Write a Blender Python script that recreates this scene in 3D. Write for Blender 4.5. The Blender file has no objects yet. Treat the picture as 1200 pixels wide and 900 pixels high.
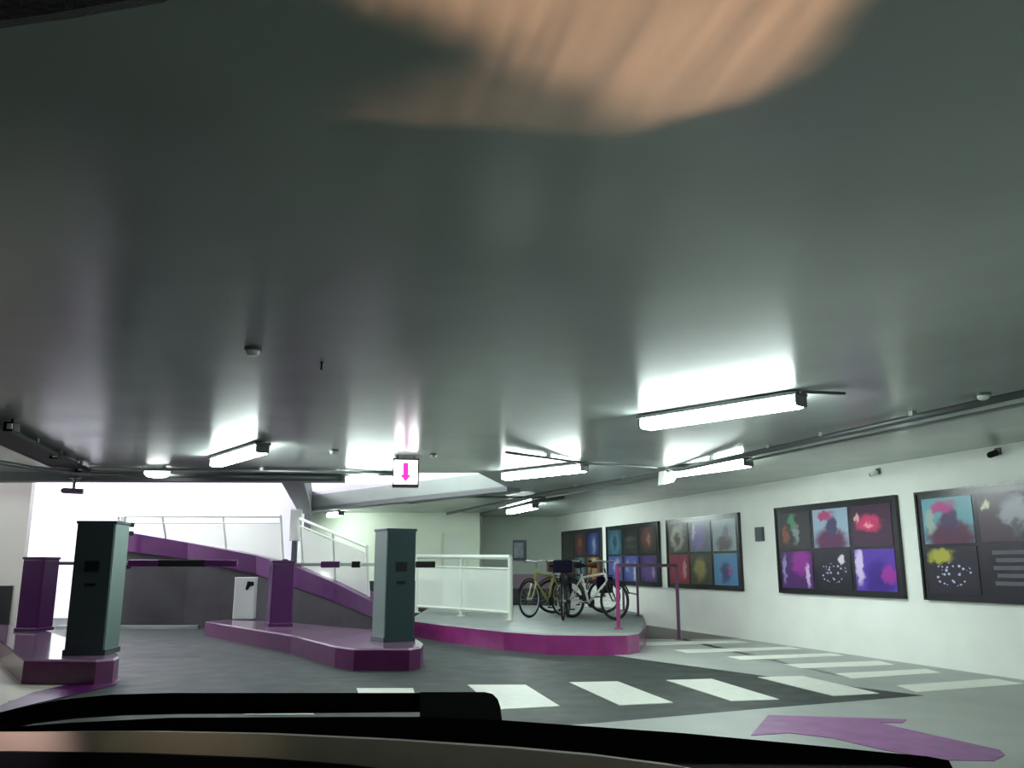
import bpy, bmesh, math, random
from mathutils import Vector, Matrix
random.seed(4)
PI = math.pi
D = bpy.data
C = bpy.context.scene.collection
SC = bpy.context.scene

# ------------------------------------------------------------------ camera, world, light, exposure
HC = 1.2                       # eye height in the car
F = 1000.0                     # focal length in pixels of a 1200 px wide frame
PITCH = math.atan((664 - 450) / F)
cam = D.cameras.new('camera'); camo = D.objects.new('camera', cam); C.objects.link(camo)
camo.location = (0, 0, HC); camo.rotation_euler = (PI / 2 + PITCH, 0, 0)
cam.sensor_fit = 'HORIZONTAL'; cam.sensor_width = 36.0; cam.lens = 36.0 * F / 1200.0
cam.clip_start = 0.02; cam.clip_end = 200
SC.camera = camo
SC.view_settings.view_transform = 'Standard'; SC.view_settings.look = 'None'
SC.view_settings.gamma = 1.0; SC.view_settings.use_curve_mapping = False
SC.view_settings.exposure = 0.45

w = D.worlds.new('world'); SC.world = w; w.use_nodes = True
bg = w.node_tree.nodes['Background']
bg.inputs[0].default_value = (0.80, 0.88, 1.0, 1); bg.inputs[1].default_value = 0.12

def light(name, kind, loc, aim, power, col, **kw):
    l = D.lights.new(name, kind); l.energy = power; l.color = col
    for k, v in kw.items(): setattr(l, k, v)
    o = D.objects.new(name, l); C.objects.link(o); o.location = loc
    o.rotation_euler = (Vector(aim) - Vector(loc)).to_track_quat('-Z', 'Y').to_euler()
    return o
# daylight falling down the ramp well from the street
light('daylight', 'AREA', (-10.5, 17.2, 5.35), (-10.5, 17.6, 0), 800, (0.93, 0.93, 1.0), shape='RECTANGLE', size=5.5, size_y=5.5)
# added spot imitating a warm windscreen reflection as a patch on the ceiling
WARM = (1.0, 0.50, 0.30)
gl = light('reflection_spot', 'SPOT', (0.10, 0.75, 1.12), (0.10, 0.75, 3.0), 105, WARM, spot_size=math.radians(140), spot_blend=0.1, shadow_soft_size=0.012)
gl.rotation_euler = (PI, 0, 0)
gl.data.use_nodes = True                      # node pattern cuts the beam to the reflection's slanted wedge
_n = gl.data.node_tree; _e = _n.nodes['Emission']
def _m(op, a, b=None):
    n = _n.nodes.new('ShaderNodeMath'); n.operation = op
    for i, v in enumerate((a, b)):
        if v is None: continue
        if isinstance(v, (int, float)): n.inputs[i].default_value = v
        else: _n.links.new(v, n.inputs[i])
    return n.outputs[0]
_tc = _n.nodes.new('ShaderNodeTexCoord'); _s = _n.nodes.new('ShaderNodeSeparateXYZ'); _n.links.new(_tc.outputs['Normal'], _s.inputs[0])
_az = _m('ABSOLUTE', _s.outputs[2])
_X = _m('DIVIDE', _s.outputs[0], _az); _Y = _m('MULTIPLY', _m('DIVIDE', _s.outputs[1], _az), -1.0)
_cb = _n.nodes.new('ShaderNodeCombineXYZ'); _n.links.new(_X, _cb.inputs[0]); _n.links.new(_Y, _cb.inputs[1])
_nz = _n.nodes.new('ShaderNodeTexNoise'); _nz.inputs['Scale'].default_value = 5; _n.links.new(_cb.outputs[0], _nz.inputs['Vector'])
_wob = _m('MULTIPLY', _m('SUBTRACT', _nz.outputs['Fac'], .5), .10)
def _half(p, q, soft):                        # soft half plane left of p->q on the ceiling, p and q as ceiling points
    px, py = (p[0] - .10) / 1.43, (p[1] - .75) / 1.43; qx, qy = (q[0] - .10) / 1.43, (q[1] - .75) / 1.43
    L = math.hypot(qx - px, qy - py); nx, ny = -(qy - py) / L, (qx - px) / L
    d = _m('ADD', _m('ADD', _m('ADD', _m('MULTIPLY', _X, nx), _m('MULTIPLY', _Y, ny)), -(px * nx + py * ny)), _wob)
    mr = _n.nodes.new('ShaderNodeMapRange'); mr.interpolation_type = 'SMOOTHSTEP'
    mr.inputs['From Min'].default_value = -soft; mr.inputs['From Max'].default_value = soft
    _n.links.new(d, mr.inputs['Value']); return mr.outputs[0]
def _c(u, v):                                 # where the view through (u, v) meets the ceiling
    a = (u - 600) / F; b = (450 - v) / F
    d = (a, math.cos(PITCH) - math.sin(PITCH) * b, math.sin(PITCH) + math.cos(PITCH) * b); t = (2.55 - HC) / d[2]
    return d[0] * t, d[1] * t
_m1 = _m('MULTIPLY', _m('MULTIPLY', _half(_c(800, 160), _c(430, -20), .11), _half(_c(925, 95), _c(700, 172), .06)), _half(_c(1010, 0), _c(905, 110), .06))
_m2 = _m('MULTIPLY', _m('MULTIPLY', _half(_c(800, 165), _c(420, 140), .03), _half(_c(430, 120), _c(800, 20), .12)), _m('MULTIPLY', _half(_c(400, 160), _c(400, 60), .12), _m('MULTIPLY', _half(_c(925, 95), _c(700, 172), .035), _half(_c(1000, 0), _c(895, 110), .08))))
_st = _n.nodes.new('ShaderNodeTexNoise'); _st.inputs['Scale'].default_value = 1.0; _st.inputs['Detail'].default_value = 4
_cs = _n.nodes.new('ShaderNodeCombineXYZ'); _n.links.new(_m('ADD', _m('MULTIPLY', _X, 22.0), _m('MULTIPLY', _Y, 5.0)), _cs.inputs[0]); _n.links.new(_m('MULTIPLY', _Y, 1.5), _cs.inputs[1]); _n.links.new(_cs.outputs[0], _st.inputs['Vector'])
_str = _m('ADD', _m('MULTIPLY', _st.outputs['Fac'], 1.5), .25)
_cap = _half(_c(300, -70), _c(900, -70), .03)
_str = _m('MULTIPLY', _str, _cap)
_n.links.new(_m('MULTIPLY', _m('ADD', _m1, _m('MULTIPLY', _m2, .30)), _str), _e.inputs['Strength'])
light('strip_fill', 'SPOT', (-0.36, 0.60, 1.20), (-0.375, 0.685, 1.045), 3.2, (1.0, .76, .82), spot_size=math.radians(42), spot_blend=1.0, shadow_soft_size=0.01)  # added spot making the pinkish glow at the strip's left end
light('strip_fill', 'SPOT', (-0.24, 0.60, 1.20), (-0.24, 0.685, 1.045), 0.45, (1.0, .92, .72), spot_size=math.radians(62), spot_blend=1.0, shadow_soft_size=0.01)  # second added spot, weaker, brightening the strip farther right
light('well_fill', 'AREA', (-2.2, 14.6, 4.6), (-1.2, 15.6, 2.9), 90, (0.85, 1.0, 0.95), shape='RECTANGLE', size=1.5, size_y=.2)  # unseen area light added to brighten the ramp well walls

# ------------------------------------------------------------------ measuring helpers
def ray(u, v):
    a = (u - 600) / F; b = (450 - v) / F
    return Vector((a, math.cos(PITCH) - math.sin(PITCH) * b, math.sin(PITCH) + math.cos(PITCH) * b))
def G(u, v, z=0.0):            # point at height z
    d = ray(u, v); t = (z - HC) / d.z
    return Vector((d.x * t, d.y * t, z))
def AY(u, v, Y):               # point at depth Y
    d = ray(u, v); t = Y / d.y
    return Vector((d.x * t, Y, HC + d.z * t))

# ------------------------------------------------------------------ materials
def mat(name, col, rough=0.5, metal=0.0, noise=0.0, nscale=8.0, bump=0.0, bscale=20.0, emit=None, es=0.0, spec=0.5, alpha=None, rnoise=0.0, coat=0.0):
    m = D.materials.new(name); m.use_nodes = True
    nt = m.node_tree; b = nt.nodes['Principled BSDF']
    b.inputs['Base Color'].default_value = (*col, 1)
    b.inputs['Roughness'].default_value = rough; b.inputs['Metallic'].default_value = metal
    b.inputs['Specular IOR Level'].default_value = spec
    b.inputs['Coat Weight'].default_value = coat
    if emit:
        b.inputs['Emission Color'].default_value = (*emit, 1); b.inputs['Emission Strength'].default_value = es
    tc = nt.nodes.new('ShaderNodeTexCoord')
    if noise or rnoise:
        n = nt.nodes.new('ShaderNodeTexNoise'); n.inputs['Scale'].default_value = nscale; n.inputs['Detail'].default_value = 6
        nt.links.new(tc.outputs['Object'], n.inputs['Vector'])
        if noise:
            r = nt.nodes.new('ShaderNodeMapRange'); r.inputs['From Min'].default_value = .3; r.inputs['From Max'].default_value = .7
            r.inputs['To Min'].default_value = 1 - noise; r.inputs['To Max'].default_value = 1 + noise
            nt.links.new(n.outputs['Fac'], r.inputs['Value'])
            mx = nt.nodes.new('ShaderNodeVectorMath'); mx.operation = 'SCALE'; mx.inputs[0].default_value = col
            nt.links.new(r.outputs[0], mx.inputs['Scale']); nt.links.new(mx.outputs[0], b.inputs['Base Color'])
        if rnoise:
            r = nt.nodes.new('ShaderNodeMapRange'); r.inputs['From Min'].default_value = .3; r.inputs['From Max'].default_value = .7
            r.inputs['To Min'].default_value = rough - rnoise; r.inputs['To Max'].default_value = rough + rnoise
            nt.links.new(n.outputs['Fac'], r.inputs['Value']); nt.links.new(r.outputs[0], b.inputs['Roughness'])
    if bump:
        n2 = nt.nodes.new('ShaderNodeTexNoise'); n2.inputs['Scale'].default_value = bscale; n2.inputs['Detail'].default_value = 4
        nt.links.new(tc.outputs['Object'], n2.inputs['Vector'])
        bp = nt.nodes.new('ShaderNodeBump'); bp.inputs['Strength'].default_value = bump; bp.inputs['Distance'].default_value = 0.02
        nt.links.new(n2.outputs['Fac'], bp.inputs['Height']); nt.links.new(bp.outputs[0], b.inputs['Normal'])
    if alpha is not None: b.inputs['Alpha'].default_value = alpha
    return m

M = {}
M['ceiling'] = mat('gloss painted ceiling', (0.42, 0.465, 0.435), 0.24, noise=.04, nscale=1.5, bump=.05, bscale=3.0, spec=0.5, rnoise=.02)
M['wall'] = mat('white wall paint', (0.90, 0.92, 0.86), 0.5, noise=.03, nscale=2, bump=.05, bscale=30)
M['wallcream'] = mat('cream white wall paint', (0.93, 0.90, 0.80), 0.5)
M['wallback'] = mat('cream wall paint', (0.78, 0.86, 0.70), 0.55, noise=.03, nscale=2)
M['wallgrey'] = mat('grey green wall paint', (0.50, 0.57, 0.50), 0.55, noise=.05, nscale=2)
M['wellwall'] = mat('ramp well wall paint', (0.80, 0.79, 0.86), 0.6, noise=.03, nscale=3)
M['dado'] = mat('black dado paint', (0.025, 0.025, 0.03), 0.4)
M['dadoband'] = mat('mauve band paint', (0.30, 0.20, 0.28), 0.5)
M['asphalt'] = mat('dark green grey floor', (0.032, 0.043, 0.039), 0.55, spec=.25, noise=.22, nscale=3, bump=.12, bscale=60, rnoise=.08)
M['paleflr'] = mat('pale grey floor paint', (0.36, 0.385, 0.36), 0.45, noise=.08, nscale=2, bump=.05, bscale=50)
M['shadeflr'] = mat('brown grey floor shade', (0.11, 0.10, 0.085), 0.5, noise=.15, nscale=3)  # colour of the shaded floor by the right wall
M['creamflr'] = mat('cream floor paint', (0.50, 0.47, 0.38), 0.45, noise=.05)
M['stripe'] = mat('white road paint', (0.85, 0.87, 0.78), 0.45, noise=.05, nscale=12)
M['arrow'] = mat('purple road paint', (0.27, 0.10, 0.27), 0.45, noise=.2, nscale=5)
M['purple'] = mat('purple gloss paint', (0.070, 0.006, 0.085), 0.3, noise=.12, nscale=5, coat=.1)
M['magenta'] = mat('magenta gloss kerb paint', (0.28, 0.035, 0.18), 0.22, noise=.12, nscale=5, coat=.3)
M['kerbdark'] = mat('plum gloss kerb paint', (0.16, 0.035, 0.13), 0.25, noise=.12, nscale=5, coat=.3)
M['kerbtop'] = mat('mauve gloss kerb top', (0.20, 0.11, 0.19), 0.16, noise=.1, nscale=3, coat=.4)
M['platform'] = mat('grey concrete platform', (0.22, 0.25, 0.235), 0.5, noise=.15, nscale=3)
M['concrete'] = mat('dark ramp concrete', (0.032, 0.032, 0.038), 0.75, noise=.25, nscale=1.6, bump=.1)
M['slate'] = mat('slate green enamel', (0.038, 0.050, 0.058), 0.35)
M['slate_l'] = mat('pale slate enamel', (0.12, 0.175, 0.16), 0.3)
M['slate_d'] = mat('dark slate panel', (0.012, 0.035, 0.038), 0.3)
M['white'] = mat('white enamel', (0.80, 0.82, 0.78), 0.4)
M['cream'] = mat('cream enamel', (0.70, 0.76, 0.66), 0.4)
M['meshw'] = mat('perforated pale sheet', (0.88, 0.95, 0.86), 0.5, alpha=0.55)
M['black'] = mat('black plastic', (0.006, 0.006, 0.007), 0.6, spec=.2)
M['blackg'] = mat('black rubber', (0.012, 0.012, 0.013), 0.7)
M['steel'] = mat('galvanised steel', (0.42, 0.45, 0.44), 0.35, metal=.7)
M['pipe'] = mat('dark grey conduit', (0.10, 0.115, 0.115), 0.4, metal=.3)
M['beam'] = mat('beam with backlit shade', (0.16, 0.17, 0.175), 0.5)  # beams are backlit; that shade is put into the colour
M['fixture'] = mat('lamp housing grey', (0.12, 0.13, 0.13), 0.5)
M['tube'] = mat('lit diffuser', (0.9, 0.95, 0.95), 0.5, emit=(0.86, 1.0, 0.96), es=40)
M['bulk'] = mat('lit bulkhead', (0.9, 0.9, 0.9), 0.5, emit=(0.95, 1.0, 0.97), es=8)
M['signface'] = mat('backlit sign face', (0.9, 0.9, 0.9), 0.4, emit=(1.0, 0.96, 1.0), es=6)
M['signarrow'] = mat('backlit magenta arrow', (0.6, 0.05, 0.4), 0.4, emit=(0.75, 0.03, 0.42), es=1.0)
M['signside'] = mat('violet sign casing', (0.18, 0.12, 0.22), 0.4)
M['board'] = mat('black poster board', (0.018, 0.02, 0.022), 0.25)
M['dash'] = mat('black dashboard vinyl', (0.0015, 0.0015, 0.002), 0.9, spec=0.05)
M['trim'] = mat('brown beige dashboard trim', (0.14, 0.115, 0.085), 0.6, noise=.3, nscale=6)

# ------------------------------------------------------------------ mesh helpers
class MB:
    def __init__(s): s.bm = bmesh.new()
    def box(s, c, size, rz=0, bev=0.0, mtx=None):
        r = bmesh.ops.create_cube(s.bm, size=1)
        vs = r['verts']
        bmesh.ops.scale(s.bm, vec=size, verts=vs)
        if bev:
            es = list({e for v in vs for e in v.link_edges})
            rb = bmesh.ops.bevel(s.bm, geom=es, offset=bev, segments=2, affect='EDGES', profile=.6)
            vs = list({v for f in rb['faces'] for v in f.verts} | {v for v in vs if v.is_valid})
        T = Matrix.Translation(c) @ Matrix.Rotation(rz, 4, 'Z')
        if mtx: T = mtx @ T
        bmesh.ops.transform(s.bm, matrix=T, verts=vs); return s
    def tube(s, pts, r, seg=8, closed=False):
        pts = [Vector(p) for p in pts]; n = len(pts); rings = []
        for i, p in enumerate(pts):
            if closed: t = pts[(i + 1) % n] - pts[i - 1]
            else: t = pts[min(i + 1, n - 1)] - pts[max(i - 1, 0)]
            t.normalize()
            up = Vector((0, 0, 1)) if abs(t.z) < .9 else Vector((0, 1, 0))
            if closed:
                up = Vector((0, 1, 0)) if abs(t.y) < .5 else Vector((0, 0, 1))
            a = t.cross(up).normalized(); b = a.cross(t).normalized()
            rr = r[i] if isinstance(r, (list, tuple)) else r
            rings.append([s.bm.verts.new(p + a * rr * math.cos(2 * PI * k / seg) + b * rr * math.sin(2 * PI * k / seg)) for k in range(seg)])
        for i in range(n if closed else n - 1):
            A = rings[i]; B = rings[(i + 1) % n]
            for k in range(seg): s.bm.faces.new((A[k], A[(k + 1) % seg], B[(k + 1) % seg], B[k]))
        if not closed:
            s.bm.faces.new(rings[0][::-1]); s.bm.faces.new(rings[-1])
        return s
    def prism(s, poly, z0, z1):          # vertical extrusion of a plan outline
        n = len(poly)
        lo = [s.bm.verts.new((p[0], p[1], z0)) for p in poly]; hi = [s.bm.verts.new((p[0], p[1], z1)) for p in poly]
        s.bm.faces.new(lo[::-1]); s.bm.faces.new(hi)
        for i in range(n): s.bm.faces.new((lo[i], lo[(i + 1) % n], hi[(i + 1) % n], hi[i]))
        return s
    def hull(s, A, B):                   # two matching outlines joined into a solid
        n = len(A)
        a = [s.bm.verts.new(p) for p in A]; b = [s.bm.verts.new(p) for p in B]
        s.bm.faces.new(a[::-1]); s.bm.faces.new(b)
        for i in range(n): s.bm.faces.new((a[i], a[(i + 1) % n], b[(i + 1) % n], b[i]))
        return s
    def lathe(s, prof, c=(0, 0, 0), seg=20, axis='Z'):
        rings = []
        for r, z in prof:
            ring = []
            for k in range(seg):
                x, y = r * math.cos(2 * PI * k / seg), r * math.sin(2 * PI * k / seg)
                v = Vector((x, y, z)) if axis == 'Z' else Vector((x, z, y))
                ring.append(s.bm.verts.new(v + Vector(c)))
            rings.append(ring)
        for i in range(len(rings) - 1):
            A, B = rings[i], rings[i + 1]
            for k in range(seg): s.bm.faces.new((A[k], A[(k + 1) % seg], B[(k + 1) % seg], B[k]))
        s.bm.faces.new(rings[0][::-1]); s.bm.faces.new(rings[-1]); return s
    def torus(s, c, R, r, seg=36, sub=8, squash=1.0):   # ring in the local XZ plane
        V = []
        for i in range(seg):
            a = 2 * PI * i / seg
            V.append([s.bm.verts.new((c[0] + (R + r * math.cos(2 * PI * k / sub)) * math.cos(a), c[1] + r * squash * math.sin(2 * PI * k / sub), c[2] + (R + r * math.cos(2 * PI * k / sub)) * math.sin(a))) for k in range(sub)])
        for i in range(seg):
            A, B = V[i], V[(i + 1) % seg]
            for k in range(sub): s.bm.faces.new((A[k], A[(k + 1) % sub], B[(k + 1) % sub], B[k]))
        return s
    def build(s, name, m, parent=None, smooth=False, **props):
        bmesh.ops.recalc_face_normals(s.bm, faces=s.bm.faces[:])
        me = D.meshes.new(name); s.bm.to_mesh(me); s.bm.free()
        me.materials.append(M[m] if isinstance(m, str) else m)
        if smooth:
            for p in me.polygons: p.use_smooth = True
        o = D.objects.new(name, me); C.objects.link(o)
        if parent: o.parent = parent
        for k, v in props.items(): o[k] = v
        return o
def thing(name, label, cat, loc=(0, 0, 0), rz=0, group=None):
    o = D.objects.new(name, None); C.objects.link(o); o.location = loc; o.rotation_euler = (0, 0, rz)
    o.empty_display_size = .1
    o['label'] = label; o['category'] = cat
    if group: o['group'] = group
    return o
def struct(mb, name, m, parent=None, **k):
    o = mb.build(name, m, parent, **k)
    if not parent: o['kind'] = 'structure'
    return o

# ------------------------------------------------------------------ right wall frame
H = 2.55
w0 = G(1000, 768); w0.z = 0
vp = ray(290, 664); hd = Vector((vp.x, vp.y, 0)).normalized(); nn = Vector((hd.y, -hd.x, 0))
RZ = math.atan2(-hd.y, -hd.x) + 0.0
RZW = math.atan2(-hd.y, -hd.x)
RZW = math.atan2((-hd).y, (-hd).x)     # local x runs along the wall towards the viewer, local y into the wall
def WP(s, z=0, off=0): p = w0 + hd * s - nn * off; return Vector((p.x, p.y, z))

# ------------------------------------------------------------------ floor, ceiling, walls
struct(MB().prism([(-16, -5), (9.5, -5), (9.5, 27), (-16, 27)], -0.1, 0), 'floor', 'asphalt')
B_ = G(594, 571, H); Cc = G(350, 597, H)
p1 = [(-16, -5), (9.5, -5), (9.5, B_.y), (B_.x, B_.y), (-.5, 12.55), (-16, 12.45)]
p2 = [(B_.x, B_.y), (9.5, B_.y), (9.5, 27), (Cc.x, 27), (Cc.x, Cc.y)]
ce = MB().prism(p1, H, H + .3); ce.prism(p2, H, H + .3)
struct(ce, 'ceiling', 'ceiling')
# right wall
e0, e1 = WP(12.05), WP(-15)
struct(MB().prism([WP(12.05), WP(-15), WP(-15, 0, -.3), WP(12.05, 0, -.3)], 0, H + .0), 'wall_right', 'wall')
corner = WP(12.05)
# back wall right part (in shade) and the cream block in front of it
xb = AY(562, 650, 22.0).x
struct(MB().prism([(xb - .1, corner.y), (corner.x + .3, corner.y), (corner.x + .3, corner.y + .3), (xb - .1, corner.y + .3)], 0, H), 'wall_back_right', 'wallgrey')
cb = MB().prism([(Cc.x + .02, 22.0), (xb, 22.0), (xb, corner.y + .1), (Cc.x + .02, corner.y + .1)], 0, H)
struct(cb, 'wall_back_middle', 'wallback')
struct(MB().prism([(xb, corner.y - .04), (corner.x, corner.y - .04), (corner.x, corner.y), (xb, corner.y)], 0, .62), 'trim_1', 'dado')
struct(MB().prism([(xb, corner.y - .04), (corner.x, corner.y - .04), (corner.x, corner.y), (xb, corner.y)], .62, 1.0), 'trim_2', 'dadoband')
struct(MB().prism([(Cc.x + .02, 21.96), (xb + .03, 21.96), (xb + .03, 22.0), (Cc.x + .02, 22.0)], 0, .85), 'trim_3', 'dado')
# door in the cream block
dx0 = AY(520, 650, 22).x; dx1 = AY(548, 650, 22).x
dr = MB().box(((dx0 + dx1) / 2, 21.93, 1.02), (dx1 - dx0, .06, 2.04), bev=.01)
do = struct(dr, 'door_1', 'cream')
MB().box((dx1 - .06, 21.88, 1.0), (.1, .05, .16), bev=.01).build('door_handle', 'pipe', do)
# ramp well walls rising above the ceiling
struct(MB().prism([(-16, Cc.y + .3), (Cc.x, Cc.y + .3), (Cc.x, Cc.y + .6), (-16, Cc.y + .6)], 0, 5.6), 'wall_back_left', 'wellwall')
struct(MB().prism([(Cc.x, Cc.y), (B_.x, B_.y), (B_.x + .25, B_.y + .1), (Cc.x + .25, Cc.y + .6), (Cc.x, Cc.y + .6)], H + .3, 5.6), 'wall_well_right', 'wellwall')
struct(MB().prism([(-16, 12.25), (-.4, 12.35), (-.1, 12.5), (-.5, 12.55), (-16, 12.45)], H + .3, 5.6), 'wall_well_near', 'wellwall')
struct(MB().prism([(-16.3, 12.3), (-16, 12.3), (-16, 22), (-16.3, 22)], 0, 5.6), 'wall_well_left', 'wellwall')
struct(MB().prism([(-16.3, 12.2), (-.1, 12.2), (-.1, 12.8), (B_.x + .3, B_.y), (Cc.x + .3, Cc.y + .6), (-16.3, Cc.y + .6)], 5.6, 5.8), 'ceiling_well', 'wellwall')
# left wall facing the lane, with its black foot
lw = AY(22, 700, 15)
struct(MB().prism([(-16, 15), (lw.x, 15), (lw.x - .1, 15.3), (-16, 15.3)], 0, 5.6), 'wall_left', 'wallcream')
struct(MB().prism([(-16, 14.95), (AY(14, 700, 15).x, 14.95), (AY(14, 700, 15).x, 15), (-16, 15)], 0, .88), 'trim_4', 'dado')
struct(MB().prism([(-16.3, -5), (-16, -5), (-16, 15), (-16.3, 15)], 0, H), 'wall_far_left', 'wall')
struct(MB().prism([(-16, -5.3), (9.5, -5.3), (9.5, -5), (-16, -5)], 0, H), 'wall_behind', 'wall')
# downstand beam along the edge of the ramp opening, and the beam running back over the ramp
struct(MB().prism([(-16, 12.42), (-1.5, 12.50), (-1.5, 12.75), (-16, 12.67)], 2.42, H + .02), 'trim_5', 'beam')
a0, a1 = AY(329, 566, 12.7), AY(356, 566, 12.7)
b0, b1 = AY(345, 597, 20.8), AY(353, 597, 20.8)
struct(MB().hull([(a0.x, 12.7, 2.44), (a1.x, 12.7, 2.44), (b1.x + .15, 21.3, 2.48), (b0.x, 21.3, 2.48)],
                 [(a0.x, 12.7, 2.95), (a1.x, 12.7, 2.95), (b1.x + .15, 21.3, 2.95), (b0.x, 21.3, 2.95)]), 'trim_6', 'beam')
# edge beam along the far side of the opening
dd = (Cc - B_).normalized(); sd = Vector((dd.y, -dd.x, 0))
struct(MB().prism([B_, Cc, Cc + sd * .3, B_ + sd * .3], H - .07, H + .02), 'trim_7', 'beam')

# ------------------------------------------------------------------ painted floor areas
def flat(pix, z0=0.0, z1=0.004): return MB().prism([G(u, v, 0) for u, v in pix], z0, z1)
pl = [G(660, 759), G(760, 774), G(905, 793.5), G(1085, 815.5), G(905, 830), G(700, 848), G(560, 858), G(520, 900)]
pl = [Vector((p.x, p.y, 0)) for p in pl] + [Vector((1.0, 0.5, 0)), Vector((6.5, -3, 0)), WP(-15), WP(12.0), Vector((1.6, 23.5, 0)), Vector((.8, 15, 0))]
struct(MB().prism([(p.x, p.y) for p in pl], -0.02, .004), 'floor_pale', 'paleflr')
struct(MB().prism([(p.x, p.y) for p in [G(0, 835), G(10, 822), G(78, 806), G(128, 800), G(30, 795), G(-60, 740), G(-300, 760), G(-300, 830)]], -0.02, .004), 'floor_cream', 'creamflr')
struct(MB().prism([(p.x, p.y) for p in [G(752, 749), G(800, 749), G(858, 748.6), G(866, 748.4), G(840, 745), G(790, 738), G(735, 730), G(710, 740)]], .003, .007), 'floor_shade', 'shadeflr')  # shade beside the platform, laid as a darker floor patch
bars = [
    ([(281, 830), (362, 830), (368, 838), (286, 838)], 'white crosswalk bar glimpsed through the slit under the car wiper'),
    ([(418, 807), (484, 807), (486, 813), (420, 813)], 'white crosswalk bar peeping over the car wiper, farthest left'),
    ([(548, 803), (616, 803), (656, 828), (583, 832)], 'white crosswalk bar on dark floor with glare, right of the wiper knob'),
    ([(667, 800), (724, 799), (789, 824), (726, 827)], 'white slanted crosswalk bar, middle one of five on the dark floor'),
    ([(781, 797.5), (834, 796), (913, 820), (857, 822)], 'white slanted crosswalk bar, second from the right on dark floor'),
    ([(888, 794), (940, 792.5), (1030, 813), (977, 816)], 'white slanted crosswalk bar at the pointed right tip of the dark floor')]
for pix, lab in bars:
    o = flat(pix, .0, .006).build('crosswalk_bar', 'stripe')
    o['label'] = lab; o['category'] = 'road marking'; o['group'] = 'white crosswalk bars on the dark floor'
bars2 = [
    ([(757, 753), (862, 751), (880, 753.5), (757, 757)], 'thin pale bar on grey floor just right of the magenta kerb tip'),
    ([(790, 762), (925, 758.5), (940, 761), (805, 766)], 'pale bar on grey floor, second nearest to the magenta kerb'),
    ([(852, 770), (975, 766), (990, 769), (868, 774)], 'pale bar on grey floor, third from the magenta kerb'),
    ([(920, 779), (1030, 775), (1048, 779.5), (938, 784)], 'pale bar on grey floor in front of the fourth poster'),
    ([(978, 790), (1085, 784.5), (1103, 789), (998, 796)], 'pale bar on grey floor below the gap between the two nearest posters'),
    ([(1050, 804), (1165, 796), (1200, 802), (1075, 812)], 'pale bar on grey floor nearest the right edge')]
for pix, lab in bars2:
    o = flat(pix, .004, .008).build('crosswalk_bar', 'stripe')
    o['label'] = lab; o['category'] = 'road marking'; o['group'] = 'pale crosswalk bars along the right wall'
ar = flat([(900, 839), (1063, 844), (1058, 848), (1030, 848), (1100, 864), (1172, 880), (1178, 886), (1165, 893), (1105, 892), (1035, 880), (975, 866), (925, 860), (880, 863)], .004, .008).build('floor_arrow', 'arrow')
ar['label'] = 'large purple arrow painted on the pale grey floor at lower right'; ar['category'] = 'road marking'
o = flat([(141, 796), (136, 803), (100, 812), (40, 826), (0, 836), (0, 828), (40, 812), (80, 803), (120, 798)], .004, .01).build('painted_line', 'purple')
o['label'] = 'curved purple line painted on the floor below the left kerb island'; o['category'] = 'road marking'

# ------------------------------------------------------------------ kerb islands
def island(name, label, front, back, zt, sidem, topm, split=None):
    t = thing(name, label, 'traffic island')
    f = [G(u, v, zt) for u, v in front]; b = [G(u, v, zt) for u, v in back]
    out = f + b
    MB().prism(out, 0.0, zt - .02).build('kerb', sidem, t)
    cx = sum(p.x for p in out) / len(out); cy = sum(p.y for p in out) / len(out)
    inn = [Vector((cx + (p.x - cx) * .985, cy + (p.y - cy) * .985, 0)) for p in out]
    MB().hull([(p.x, p.y, zt - .02) for p in out], [(p.x, p.y, zt) for p in inn]).build('top_slab', topm, t)
    return t
M['kerb_c'] = mat('plum to magenta kerb paint', (0.10, 0.014, 0.085), 0.42, noise=.15, nscale=3, spec=.3)
island('kerb_island', 'low plum kerb island at far left carrying a dark ticket pillar', [(-110, 735), (0, 750), (28, 772.6), (113, 773.5), (134, 772), (140, 769)], [(139, 766), (117, 760), (48, 737), (0, 731), (-70, 729)], .25, 'kerbdark', 'kerbtop')
island('kerb_island', 'purple kerb island in the middle carrying the white bin and a dark ticket pillar', [(240.6, 728), (307, 738.7), (341, 744), (393, 757), (415, 760), (480, 760), (493, 758)], [(496, 753), (484, 746), (440, 738), (345, 730), (262, 726)], .25, 'kerb_c', 'kerbtop')
island('kerb_platform', 'grey platform with a magenta rounded kerb below the white railing and bikes', [(478, 726), (520, 731.5), (590, 739), (640, 742.5), (700, 743.5), (735, 743), (749, 741)], [(752, 738), (757, 730), (753, 719), (715, 711), (560, 708), (505, 710)], .28, 'magenta', 'platform')

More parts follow.
